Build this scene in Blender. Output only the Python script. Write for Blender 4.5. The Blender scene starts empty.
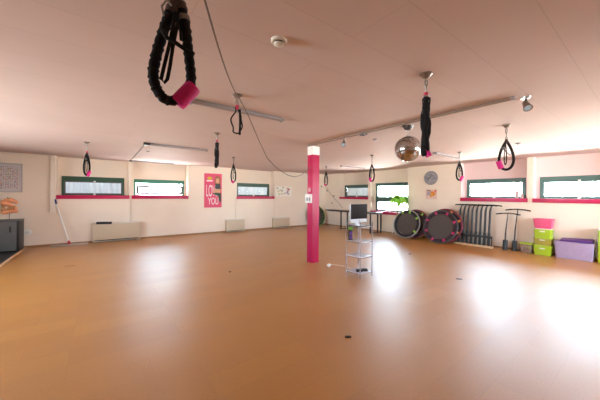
import bpy, bmesh, math, random
from mathutils import Vector, Matrix
random.seed(7)
S = bpy.context.scene
COL = S.collection
PI = math.pi
H = 2.51            # ceiling height
XB, YA = 9.163, 10.09   # inner faces of the two visible walls
X0, Y0 = -4.2, -3.0     # the two walls behind the camera
D = 0.25            # depth of the window bays

# ------------------------------------------------------------------ materials
def srgb(r, g, b):
    f = lambda c: (c/255/12.92) if c/255 <= .04045 else ((c/255+.055)/1.055)**2.4
    return (f(r), f(g), f(b), 1)

def mat(name, col, rough=.5, metal=0, spec=.5, var=.06, scale=30, bump=0, trans=0, ior=1.45, coat=0, coord='Object'):
    m = bpy.data.materials.new(name); m.use_nodes = True
    nt = m.node_tree; b = nt.nodes['Principled BSDF']
    b.inputs['Roughness'].default_value = rough
    b.inputs['Metallic'].default_value = metal
    b.inputs['Specular IOR Level'].default_value = spec
    b.inputs['Transmission Weight'].default_value = trans
    b.inputs['IOR'].default_value = ior
    b.inputs['Coat Weight'].default_value = coat
    tc = nt.nodes.new('ShaderNodeTexCoord')
    n = nt.nodes.new('ShaderNodeTexNoise'); n.inputs['Scale'].default_value = scale; n.inputs['Detail'].default_value = 4
    nt.links.new(tc.outputs[coord], n.inputs['Vector'])
    mx = nt.nodes.new('ShaderNodeMix'); mx.data_type = 'RGBA'
    mx.inputs[6].default_value = tuple(c*(1-var) for c in col[:3])+(1,)
    mx.inputs[7].default_value = tuple(min(1, c*(1+var)) for c in col[:3])+(1,)
    nt.links.new(n.outputs['Fac'], mx.inputs[0]); nt.links.new(mx.outputs[2], b.inputs['Base Color'])
    if bump:
        bp = nt.nodes.new('ShaderNodeBump'); bp.inputs['Strength'].default_value = bump; bp.inputs['Distance'].default_value = .01
        nt.links.new(n.outputs['Fac'], bp.inputs['Height']); nt.links.new(bp.outputs['Normal'], b.inputs['Normal'])
    return m

def floor_material():
    m = bpy.data.materials.new('cork_planks'); m.use_nodes = True
    nt = m.node_tree; b = nt.nodes['Principled BSDF']; L = nt.links.new; N = nt.nodes.new
    geo = N('ShaderNodeNewGeometry')
    mp = N('ShaderNodeMapping'); mp.inputs['Location'].default_value = (.21, .062, 0)
    L(geo.outputs['Position'], mp.inputs['Vector'])
    br = N('ShaderNodeTexBrick'); br.inputs['Scale'].default_value = 1
    br.inputs['Brick Width'].default_value = .9; br.inputs['Row Height'].default_value = .277
    br.inputs['Mortar Size'].default_value = .0011; br.inputs['Mortar Smooth'].default_value = .3
    br.inputs['Bias'].default_value = 0; br.offset = .37; br.offset_frequency = 3
    br.inputs['Color1'].default_value = (0, 0, 0, 1); br.inputs['Color2'].default_value = (1, 1, 1, 1); br.inputs['Mortar'].default_value = (.5, .5, .5, 1)
    L(mp.outputs['Vector'], br.inputs['Vector'])
    n1 = N('ShaderNodeTexNoise'); n1.inputs['Scale'].default_value = 70; n1.inputs['Detail'].default_value = 8; n1.inputs['Roughness'].default_value = .7
    L(geo.outputs['Position'], n1.inputs['Vector'])
    n2 = N('ShaderNodeTexNoise'); n2.inputs['Scale'].default_value = 2.2; n2.inputs['Detail'].default_value = 3
    L(geo.outputs['Position'], n2.inputs['Vector'])
    r1 = N('ShaderNodeMix'); r1.data_type = 'RGBA'
    r1.inputs[6].default_value = FLOOR_A; r1.inputs[7].default_value = FLOOR_B
    L(br.outputs['Color'], r1.inputs[0])
    r2 = N('ShaderNodeMix'); r2.data_type = 'RGBA'; r2.blend_type = 'MULTIPLY'; r2.inputs[0].default_value = .45
    cr = N('ShaderNodeValToRGB'); cr.color_ramp.elements[0].position = .3; cr.color_ramp.elements[1].position = .7
    cr.color_ramp.elements[0].color = (.55, .5, .45, 1); cr.color_ramp.elements[1].color = (1.15, 1.12, 1.08, 1)
    L(n1.outputs['Fac'], cr.inputs['Fac'])
    L(r1.outputs[2], r2.inputs[6]); L(cr.outputs['Color'], r2.inputs[7])
    r3 = N('ShaderNodeMix'); r3.data_type = 'RGBA'; r3.blend_type = 'MULTIPLY'
    L(br.outputs['Fac'], r3.inputs[0]); L(r2.outputs[2], r3.inputs[6]); r3.inputs[7].default_value = (.7, .66, .6, 1)
    L(r3.outputs[2], b.inputs['Base Color'])
    mr = N('ShaderNodeMapRange'); mr.inputs[3].default_value = FLOOR_R0; mr.inputs[4].default_value = FLOOR_R1
    ad = N('ShaderNodeMath'); ad.operation = 'MULTIPLY_ADD'; ad.inputs[1].default_value = .35
    L(br.outputs['Color'], ad.inputs[0]); L(n2.outputs['Fac'], ad.inputs[2])
    L(ad.outputs[0], mr.inputs['Value']); L(mr.outputs[0], b.inputs['Roughness'])
    b.inputs['Specular IOR Level'].default_value = FLOOR_SPEC; b.inputs['IOR'].default_value = 1.5
    b.inputs['Coat Weight'].default_value = 1.0; b.inputs['Coat Roughness'].default_value = .41; b.inputs['Coat IOR'].default_value = 1.5
    # each plank lies at a slightly different tilt, seams are shallow grooves
    hm = N('ShaderNodeMath'); hm.operation = 'MULTIPLY_ADD'; hm.inputs[1].default_value = -1.0
    L(br.outputs['Fac'], hm.inputs[0])
    sc = N('ShaderNodeMath'); sc.operation = 'MULTIPLY'; sc.inputs[1].default_value = .25
    L(n1.outputs['Fac'], sc.inputs[0]); L(sc.outputs[0], hm.inputs[2])
    bp = N('ShaderNodeBump'); bp.inputs['Strength'].default_value = .12; bp.inputs['Distance'].default_value = .004
    L(hm.outputs[0], bp.inputs['Height'])
    wn = N('ShaderNodeTexWhiteNoise'); wn.noise_dimensions = '3D'; L(br.outputs['Color'], wn.inputs['Vector'])
    s1 = N('ShaderNodeVectorMath'); s1.operation = 'SUBTRACT'; s1.inputs[1].default_value = (.5, .5, .5); L(wn.outputs['Color'], s1.inputs[0])
    s2 = N('ShaderNodeVectorMath'); s2.operation = 'MULTIPLY'; s2.inputs[1].default_value = (.022, .022, 0); L(s1.outputs[0], s2.inputs[0])
    s3 = N('ShaderNodeVectorMath'); s3.operation = 'ADD'; L(bp.outputs['Normal'], s3.inputs[0]); L(s2.outputs[0], s3.inputs[1])
    s4 = N('ShaderNodeVectorMath'); s4.operation = 'NORMALIZE'; L(s3.outputs[0], s4.inputs[0])
    L(s4.outputs[0], b.inputs['Normal']); L(s4.outputs[0], b.inputs['Coat Normal'])
    return m

def board_material(name, col, w, h, mortar, off, bump, line, loc=(0, 0, 0), axes='XY', var=.05):
    """painted boards / blocks with faint joints"""
    m = bpy.data.materials.new(name); m.use_nodes = True
    nt = m.node_tree; b = nt.nodes['Principled BSDF']; L = nt.links.new; N = nt.nodes.new
    geo = N('ShaderNodeNewGeometry'); sep = N('ShaderNodeSeparateXYZ'); cb = N('ShaderNodeCombineXYZ')
    L(geo.outputs['Position'], sep.inputs[0])
    L(sep.outputs[axes[0]], cb.inputs[0]); L(sep.outputs[axes[1]], cb.inputs[1])
    mp = N('ShaderNodeMapping'); mp.inputs['Location'].default_value = loc; L(cb.outputs[0], mp.inputs['Vector'])
    br = N('ShaderNodeTexBrick'); br.inputs['Scale'].default_value = 1; br.inputs['Brick Width'].default_value = w
    br.inputs['Row Height'].default_value = h; br.inputs['Mortar Size'].default_value = mortar; br.inputs['Mortar Smooth'].default_value = .5
    br.offset = off
    br.inputs['Color1'].default_value = tuple(c*(1-var) for c in col[:3])+(1,)
    br.inputs['Color2'].default_value = tuple(min(1, c*(1+var)) for c in col[:3])+(1,)
    br.inputs['Mortar'].default_value = tuple(c*line for c in col[:3])+(1,)
    L(mp.outputs['Vector'], br.inputs['Vector'])
    n = N('ShaderNodeTexNoise'); n.inputs['Scale'].default_value = 1.3; n.inputs['Detail'].default_value = 5
    L(geo.outputs['Position'], n.inputs['Vector'])
    mx = N('ShaderNodeMix'); mx.data_type = 'RGBA'; mx.blend_type = 'MULTIPLY'; mx.inputs[0].default_value = .12
    L(br.outputs['Color'], mx.inputs[6]); L(n.outputs['Fac'], mx.inputs[7])
    L(mx.outputs[2], b.inputs['Base Color'])
    b.inputs['Roughness'].default_value = .75; b.inputs['Specular IOR Level'].default_value = .25
    iv = N('ShaderNodeMath'); iv.operation = 'MULTIPLY'; iv.inputs[1].default_value = -1; L(br.outputs['Fac'], iv.inputs[0])
    bp = N('ShaderNodeBump'); bp.inputs['Strength'].default_value = bump; bp.inputs['Distance'].default_value = .004
    L(iv.outputs[0], bp.inputs['Height']); L(bp.outputs['Normal'], b.inputs['Normal'])
    return m

def glass_material():
    m = bpy.data.materials.new('window_glass'); m.use_nodes = True
    nt = m.node_tree; nt.nodes.remove(nt.nodes['Principled BSDF']); N = nt.nodes.new; L = nt.links.new
    t = N('ShaderNodeBsdfTransparent'); t.inputs[0].default_value = (.96, .98, .97, 1)
    g = N('ShaderNodeBsdfGlossy'); g.inputs['Roughness'].default_value = .02
    f = N('ShaderNodeFresnel'); f.inputs[0].default_value = 1.45
    x = N('ShaderNodeMixShader'); L(f.outputs[0], x.inputs[0]); L(t.outputs[0], x.inputs[1]); L(g.outputs[0], x.inputs[2])
    L(x.outputs[0], nt.nodes['Material Output'].inputs[0])
    return m

def cloth_material(name, col, tr):
    m = bpy.data.materials.new(name); m.use_nodes = True
    nt = m.node_tree; nt.nodes.remove(nt.nodes['Principled BSDF']); N = nt.nodes.new; L = nt.links.new
    d = N('ShaderNodeBsdfDiffuse'); d.inputs[0].default_value = col
    t = N('ShaderNodeBsdfTranslucent')
    tc = N('ShaderNodeTexCoord'); n = N('ShaderNodeTexNoise'); n.inputs['Scale'].default_value = 60; L(tc.outputs['Object'], n.inputs['Vector'])
    mc = N('ShaderNodeMix'); mc.data_type = 'RGBA'; mc.inputs[6].default_value = tuple(c*.9 for c in col[:3])+(1,); mc.inputs[7].default_value = col
    L(n.outputs['Fac'], mc.inputs[0]); L(mc.outputs[2], t.inputs[0]); L(mc.outputs[2], d.inputs[0])
    x = N('ShaderNodeMixShader'); x.inputs[0].default_value = tr; L(d.outputs[0], x.inputs[1]); L(t.outputs[0], x.inputs[2])
    L(x.outputs[0], nt.nodes['Material Output'].inputs[0])
    return m

def clear_plastic(name, col, alpha):
    m = bpy.data.materials.new(name); m.use_nodes = True
    nt = m.node_tree; N = nt.nodes.new; L = nt.links.new; b = nt.nodes['Principled BSDF']
    b.inputs['Base Color'].default_value = col; b.inputs['Roughness'].default_value = .3
    t = N('ShaderNodeBsdfTransparent'); t.inputs[0].default_value = (.95, .93, .97, 1)
    n = N('ShaderNodeTexNoise'); n.inputs['Scale'].default_value = 8
    r = N('ShaderNodeMapRange'); r.inputs[3].default_value = alpha-.06; r.inputs[4].default_value = alpha+.06; L(n.outputs['Fac'], r.inputs[0])
    x = N('ShaderNodeMixShader'); L(r.outputs[0], x.inputs[0]); L(t.outputs[0], x.inputs[1]); L(b.outputs[0], x.inputs[2])
    L(x.outputs[0], nt.nodes['Material Output'].inputs[0])
    return m

# ---- palette
FLOOR_A = (.41, .160, .013, 1); FLOOR_B = (.46, .188, .018, 1)
FLOOR_R0, FLOOR_R1, FLOOR_SPEC = .42, .52, .6
WALLC = (.85, .73, .605, 1)
M_floor = floor_material()
M_ceil = board_material('painted_ceiling_boards', (.66, .535, .525, 1), 2.5, .4165, .0036, .37, .22, .84, (1.15, -.40, 0), 'XY', .012)
M_wallA = board_material('cream_wall_panels', WALLC, 1.21, 2.6, .002, 0, .1, .93, (.46, .02, 0), 'XZ', .01)
M_wallB = board_material('cream_painted_blocks', WALLC, .6, .2, .003, .5, .25, .95, (0, 0, 0), 'YZ', .008)
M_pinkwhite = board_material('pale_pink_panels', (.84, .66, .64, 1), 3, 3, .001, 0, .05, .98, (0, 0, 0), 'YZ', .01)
M_hidden = mat('cream_plaster', WALLC, .8, spec=.2, scale=2, var=.03)
M_magenta = mat('magenta_paint', (.44, .004, .066, 1), .42, var=.05, scale=5)
M_glaregreen = mat('glare_lightened_green', (.028, .15, .085, 1), .4, var=.1)  # dark green frame paint made lighter, window glare put into its colour
M_darkgreen = mat('dark_green_window_paint', (.03, .085, .05, 1), .4, var=.1)
M_teal = mat('grey_green_window_paint', (.055, .125, .105, 1), .4, var=.08)
M_sash = mat('grey_sash_aluminium', (.12, .105, .112, 1), .5)
M_glass = glass_material()
M_white = mat('white_paint', (.78, .76, .73, 1), .45, var=.03)
M_trim = mat('cream_trim', (.74, .65, .55, 1), .55, var=.03)
M_duct = mat('brownish_duct', (.24, .17, .135, 1), .8, spec=.1, var=.04)
M_skirt = mat('brown_skirting', (.33, .17, .075, 1), .5, var=.12)
M_black = mat('black_fabric', (.011, .0095, .0105, 1), .85, var=.35, scale=90, bump=.4, spec=.2)
M_blackpl = mat('black_plastic', (.016, .016, .018, 1), .45, var=.1)
M_rubber = mat('black_rubber_mat', (.02, .021, .023, 1), .7, var=.25, scale=15)
M_pink = mat('hot_pink_foam', (.62, .010, .20, 1), .6, var=.08, scale=80, bump=.2)
M_pinkred = mat('red_ball_plastic', (.5, .02, .06, 1), .4)
M_steel = mat('brushed_steel', (.55, .54, .53, 1), .3, metal=1, var=.08)
M_plate = mat('dull_zinc', (.30, .28, .26, 1), .35, metal=.9, var=.15)
M_chrome = mat('chrome_tube', (.40, .40, .44, 1), .22, metal=1, var=.05)
M_gunmetal = mat('dark_steel', (.10, .098, .10, 1), .38, metal=.7, var=.1)
M_barsteel = mat('black_coated_steel', (.035, .033, .034, 1), .45, metal=.2, var=.1)
M_leather = mat('brown_leather', (.07, .035, .025, 1), .6, var=.2)
M_webbing = mat('grey_webbing', (.16, .14, .12, 1), .8, var=.2, scale=120)
M_fixture = mat('fixture_grey', (.27, .25, .26, 1), .75, spec=.15, var=.03)
M_diffuser = mat('milky_diffuser', (.34, .30, .31, 1), .75, spec=.15, var=.03)
M_mirror = mat('mirror_facets', (.66, .65, .65, 1), .1, metal=1, var=.35, scale=26)
M_radiator = mat('beige_enamel', (.54, .43, .30, 1), .5, var=.04, scale=60)
M_radw = mat('light_enamel', (.68, .63, .56, 1), .5, var=.03)
M_cab = mat('slate_grey_panel', (.125, .13, .13, 1), .45, var=.12, scale=6)
M_peach = mat('peach_coral_glaze', (.80, .33, .16, 1), .55, var=.3, scale=9, bump=.2)
M_peach2 = mat('tan_glaze', (.55, .28, .12, 1), .6, var=.3, scale=14)
M_twig = mat('dry_leaf_green', (.25, .22, .07, 1), .7, var=.2)
M_silver = mat('silver_frame', (.45, .44, .44, 1), .35, metal=.6)
M_wood = mat('pale_wood', (.62, .42, .24, 1), .55, var=.12, scale=12)
M_darkwood = mat('dark_table_wood', (.045, .028, .022, 1), .4, var=.2)
M_matgrey = mat('jumping_mat_mesh', (.085, .072, .066, 1), .8, var=.25, scale=60, spec=.2)
M_pad = mat('dark_edge_pad', (.018, .018, .022, 1), .75, var=.3, scale=25)
M_lime = mat('lime_tab', (.22, .45, .05, 1), .6)
M_magtab = mat('magenta_tab', (.42, .025, .11, 1), .6, var=.15)
M_orangetab = mat('orange_tab', (.75, .22, .06, 1), .6)
M_leaf = cloth_material('bright_leaf', (.24, .52, .07, 1), .04)
M_trunk = mat('green_stem', (.24, .33, .10, 1), .6, var=.2)
M_pot = mat('white_pot', (.75, .72, .68, 1), .4)
M_soil = mat('potting_soil', (.035, .024, .018, 1), .9, var=.4)
M_screen = mat('dark_screen_glass', (.018, .013, .012, 1), .5, spec=.06, var=.05)
M_alu = mat('silver_aluminium', (.50, .50, .52, 1), .4, metal=.2)
M_shelfglass = clear_plastic('frosted_glass_shelf', (.72, .74, .80, 1), .45)
M_blackglass = mat('black_glass_shelf', (.012, .013, .015, 1), .45, spec=.15)
M_purple = mat('purple_plastic', (.10, .022, .20, 1), .4, var=.08)
M_lav = clear_plastic('lavender_clear_plastic', (.60, .48, .68, 1), .55)
M_limebin = mat('lime_green_plastic', (.36, .50, .015, 1), .35, var=.07)
M_olivebin = mat('olive_tinted_plastic', (.36, .30, .045, 1), .4, var=.3, scale=14)

M_pinkbin = mat('rose_pink_plastic', (.72, .09, .20, 1), .35, var=.08)
M_clip = mat('pale_clip_plastic', (.75, .76, .70, 1), .4)
M_redmix = mat('orange_red_cloth', (.50, .14, .07, 1), .8, var=.4, scale=18)
M_curtain = cloth_material('white_curtain_cloth', (.80, .82, .90, 1), .010)
M_curtain2 = cloth_material('grey_curtain_cloth', (.62, .64, .66, 1), .017)
M_curtain3 = cloth_material('pale_grey_curtain_cloth', (.66, .67, .68, 1), .011)
M_whitecable = mat('white_cable', (.8, .78, .75, 1), .5)
M_cord = mat('grey_cord', (.16, .12, .10, 1), .7)
M_blue = mat('blue_grip', (.03, .06, .16, 1), .5)
M_redp = mat('red_plastic', (.50, .02, .035, 1), .4)
M_mopgrey = mat('grey_mop_fibre', (.42, .38, .34, 1), .9, var=.3, scale=120, bump=.6)
M_lens = mat('pale_blue_lens', (.45, .62, .75, 1), .15)
M_skin = mat('printed_skin_tone', (.62, .33, .20, 1), .6)
M_hairp = mat('printed_auburn', (.30, .11, .05, 1), .6)
M_postpink = mat('poster_pink', (.66, .07, .15, 1), .55, var=.06, scale=4)
M_postgreen = mat('printed_dark_green', (.05, .07, .045, 1), .6, var=.4)
M_yellow = mat('printed_yellow', (.60, .42, .03, 1), .6)
M_postred = mat('printed_red', (.55, .02, .05, 1), .6)
M_wedge = mat('printed_white', (.82, .74, .73, 1), .6)

# ------------------------------------------------------------------ mesh helpers
class MB:
    def __init__(s): s.bm = bmesh.new()
    def box(s, a, b, bevel=0, M=None):
        a, b = [min(p, q) for p, q in zip(a, b)], [max(p, q) for p, q in zip(a, b)]
        r = bmesh.ops.create_cube(s.bm, size=1)
        vs = r['verts']
        for v in vs: v.co = Vector([(a[i]+b[i])/2+v.co[i]*(b[i]-a[i]) for i in range(3)])
        if bevel:
            es = {e for v in vs for e in v.link_edges}
            rr = bmesh.ops.bevel(s.bm, geom=list(es), offset=bevel, segments=2, affect='EDGES', profile=.6)
            vs = list({v for f in rr['faces'] for v in f.verts} | {v for v in vs if v.is_valid})
        if M is not None:
            for v in vs: v.co = M @ v.co
        return s
    def tube(s, pts, r, closed=False, seg=10, flat=1.0, up=None, cap=True):
        pts = [Vector(p) for p in pts]; n = len(pts)
        rs = r if isinstance(r, (list, tuple)) else [r]*n
        rings = []; prev = None
        for i, p in enumerate(pts):
            if closed: t = pts[(i+1) % n]-pts[i-1]
            else: t = pts[min(i+1, n-1)]-pts[max(i-1, 0)]
            t.normalize()
            if up is not None: u = Vector(up)
            elif prev is None: u = Vector((0, 0, 1)) if abs(t.z) < .9 else Vector((1, 0, 0))
            else: u = prev
            a = u-t*u.dot(t)
            if a.length < 1e-5: a = t.orthogonal()
            a.normalize(); prev = a; c = t.cross(a)
            rings.append([s.bm.verts.new(p+a*(math.cos(2*PI*k/seg)*rs[i])+c*(math.sin(2*PI*k/seg)*rs[i]*flat)) for k in range(seg)])
        m = n if closed else n-1
        for i in range(m):
            A, B = rings[i], rings[(i+1) % n]
            for k in range(seg):
                s.bm.faces.new((A[k], A[(k+1) % seg], B[(k+1) % seg], B[k]))
        if not closed and cap:
            s.bm.faces.new(rings[0][::-1]); s.bm.faces.new(rings[-1])
        return s
    def lathe(s, prof, c=(0, 0, 0), seg=24, M=None):
        rings = []
        for r, z in prof:
            ring = []
            for k in range(seg):
                v = Vector((r*math.cos(2*PI*k/seg), r*math.sin(2*PI*k/seg), z))
                if M is not None: v = M @ v
                ring.append(s.bm.verts.new(v+Vector(c)))
            rings.append(ring)
        for A, B in zip(rings, rings[1:]):
            for k in range(seg):
                s.bm.faces.new((A[k], A[(k+1) % seg], B[(k+1) % seg], B[k]))
        s.bm.faces.new(rings[0][::-1]); s.bm.faces.new(rings[-1])
        return s
    def ring(s, c, R, r, axis='X', seg=48, rseg=10, M=None):
        pts = []
        for k in range(seg):
            a = 2*PI*k/seg; u, w = R*math.cos(a), R*math.sin(a)
            v = {'X': (0, u, w), 'Y': (u, 0, w), 'Z': (u, w, 0)}[axis]
            pts.append(Vector(c)+Vector(v))
        return s.tube(pts, r, closed=True, seg=rseg)
    def ball(s, c, r, seg=16, sc=(1, 1, 1)):
        q = bmesh.ops.create_uvsphere(s.bm, u_segments=seg, v_segments=seg//2+2, radius=r)
        for v in q['verts']: v.co = Vector([v.co[i]*sc[i]+c[i] for i in range(3)])
        return s
    def prism(s, outline, t0, t1, f):
        """closed outline (u,v) extruded between depths t0,t1; f maps (u,v,t) to a point"""
        A = [s.bm.verts.new(f(u, v, t0)) for u, v in outline]; B = [s.bm.verts.new(f(u, v, t1)) for u, v in outline]
        n = len(A)
        s.bm.faces.new(A[::-1]); s.bm.faces.new(B)
        for i in range(n): s.bm.faces.new((A[i], A[(i+1) % n], B[(i+1) % n], B[i]))
        return s
    def build(s, name, m, parent=None, world=True, smooth=True, shift=None):
        bmesh.ops.recalc_face_normals(s.bm, faces=s.bm.faces)
        me = bpy.data.meshes.new(name)
        if shift is not None:
            bmesh.ops.translate(s.bm, verts=s.bm.verts, vec=-Vector(shift))
        s.bm.to_mesh(me); s.bm.free()
        me.materials.append(m)
        if smooth:
            for p in me.polygons: p.use_smooth = True
            me.set_sharp_from_angle(angle=math.radians(38))
        o = bpy.data.objects.new(name, me); COL.objects.link(o)
        if parent is not None: o.parent = parent
        if shift is not None and parent is None: o.location = shift
        return o

def tag(o, label=None, cat=None, group=None, kind=None):
    if label: o['label'] = label
    if cat: o['category'] = cat
    if group: o['group'] = group
    if kind: o['kind'] = kind
    return o
def thing(name, label, cat, loc=(0, 0, 0), rot=(0, 0, 0), group=None):
    o = bpy.data.objects.new(name, None); COL.objects.link(o)
    o.location = loc; o.rotation_euler = rot; o.empty_display_size = .1
    return tag(o, label, cat, group)
def struct(name, mb, m, smooth=False):
    return tag(mb.build(name, m, smooth=smooth), kind='structure')
def text_mesh(name, body, size, m, parent, M, sx=1, align='LEFT'):
    c = bpy.data.curves.new(name+'_curve', 'FONT'); c.body = body; c.size = size; c.extrude = .001; c.align_x = align
    t = bpy.data.objects.new(name+'_tmp', c); COL.objects.link(t)
    dg = bpy.context.evaluated_depsgraph_get(); dg.update()
    me = bpy.data.meshes.new_from_object(t.evaluated_get(dg)); me.name = name
    bpy.data.objects.remove(t); bpy.data.curves.remove(c)
    me.transform(M @ Matrix.Diagonal((sx, 1, 1, 1)))
    me.materials.clear(); me.materials.append(m)
    o = bpy.data.objects.new(name, me); COL.objects.link(o); o.parent = parent
    return o
def copy_tree(o, parent=None):
    c = o.copy(); COL.objects.link(c)
    if parent is not None: c.parent = parent
    for ch in list(o.children): copy_tree(ch, c)
    return c

# ------------------------------------------------------------------ room shell
struct('floor', MB().box((X0-.2, Y0-.2, -.1), (XB+.6, YA+.6, 0)), M_floor)
struct('ceiling', MB().box((X0-.2, Y0-.2, H), (XB+.6, YA+.6, H+.12)), M_ceil)
PA = lambda u, d, z: (u, YA+d, z)
PB = lambda u, d, z: (XB+d, u, z)
# bays: (u0, u1, sill bottom, sill top, frame u0, frame u1, frame top)
BAY_A = [(-.96, .746, 1.30, 1.41, -.885, .632, 1.965), (.828, 2.532, 1.30, 1.41, .90, 2.455, 1.95), (4.39, 6.115, 1.29, 1.40, 4.46, 6.01, 1.945)]
BAY_B = [(7.43, 9.09, 1.30, 1.40, 7.50, 9.00, 1.95), (5.58, 7.27, .715, .83, 5.66, 7.20, 1.985), (2.116, 3.753, 1.31, 1.415, 2.195, 3.675, 1.985), (.36, 1.99, 1.31, 1.415, .43, 1.905, 1.985), (-1.25, .24, 1.31, 1.415, -1.18, .16, 1.985)]
def wall(name, P, bays, u_min, u_max, m):
    mb = MB(); bs = sorted(bays); u = u_min
    for b in bs:                                     # full-height piers between the bays
        mb.box(P(u, 0, 0), P(b[0], D, H)); u = b[1]
        mb.box(P(b[0], 0, 0), P(b[1], D, b[2]))      # parapet under the sill
    mb.box(P(u, 0, 0), P(u_max, D, H))
    u = u_min
    for b in bs:                                     # outer skin with the window openings
        mb.box(P(u, D, 0), P(b[4], D+.1, H)); u = b[5]
        mb.box(P(b[4], D, 0), P(b[5], D+.1, b[3])); mb.box(P(b[4], D, b[6]), P(b[5], D+.1, H))
    mb.box(P(u, D, 0), P(u_max, D+.1, H))
    return struct(name, mb, m)
wall('wall_left', PA, BAY_A, X0, XB+D+.1, M_wallA)
wall('wall_right', PB, BAY_B, Y0, YA, M_wallB)
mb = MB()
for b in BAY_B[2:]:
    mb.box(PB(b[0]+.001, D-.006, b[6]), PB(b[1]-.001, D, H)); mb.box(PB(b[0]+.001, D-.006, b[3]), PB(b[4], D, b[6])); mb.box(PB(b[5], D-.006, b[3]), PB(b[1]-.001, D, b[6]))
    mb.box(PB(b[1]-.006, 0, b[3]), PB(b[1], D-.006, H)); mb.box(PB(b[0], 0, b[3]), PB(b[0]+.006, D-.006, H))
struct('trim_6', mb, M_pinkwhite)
PC = lambda u, d, z: (u, Y0-d, z)
PD = lambda u, d, z: (X0-d, u, z)
FILL_BAY_C = [(x, x+2.0, .95, 1.05, x+.05, x+1.95, 2.2) for x in (4.8, 7.0)]  # window bays added out of view to bring in fill light
FILL_BAY_D = [(y, y+2.0, .95, 1.05, y+.05, y+1.95, 2.2) for y in (2.9, 5.3)]  # likewise added, unseen, for fill from the side
wall('wall_back', PC, FILL_BAY_C, X0, XB+D+.1, M_hidden)
wall('wall_side', PD, FILL_BAY_D, Y0, YA, M_hidden)
mb = MB(); mb.box((X0, YA-.014, 0), (-.165, YA, .055)); mb.box((1.065, YA-.014, 0), (3.93, YA, .055)); mb.box((4.72, YA-.014, 0), (6.05, YA, .055)); mb.box((6.93, YA-.014, 0), (XB, YA, .055))
struct('baseboard_left', mb, M_skirt)
struct('baseboard_right', MB().box((XB-.014, Y0, 0), (XB, YA-.014, .04)), M_skirt)
struct('trim_1', MB().box((-1.095, YA-.05, .95), (-.99, YA, H), .006), M_trim)
struct('trim_2', MB().box((-1.13, YA-.055, .92), (-.985, YA, .95), .004), M_trim)
struct('trim_3', MB().box((X0, YA-.03, H-.035), (-1.1, YA, H), .004), M_trim)
mb = MB()
for x in (.79, 4.34, 6.15): mb.tube([(x, YA-.012, .05 if x > 1 else .56), (x, YA-.012, 1.3)], .010)
struct('trim_4', mb, M_trim)

def portal(P, u0, u1, z0, z1, axis):
    l = bpy.data.lights.new('window_daylight', 'AREA'); l.shape = 'RECTANGLE'
    l.size = abs(u1-u0); l.size_y = abs(z1-z0); l.cycles.is_portal = True
    o = bpy.data.objects.new('window_daylight', l); COL.objects.link(o)
    o.location = P((u0+u1)/2, D+.10, (z0+z1)/2)
    o.rotation_euler = {'A': (-PI/2, 0, 0), 'B': (PI/2, 0, PI/2), 'C': (PI/2, 0, 0), 'D': (PI/2, 0, -PI/2)}[axis]
    return o

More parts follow.
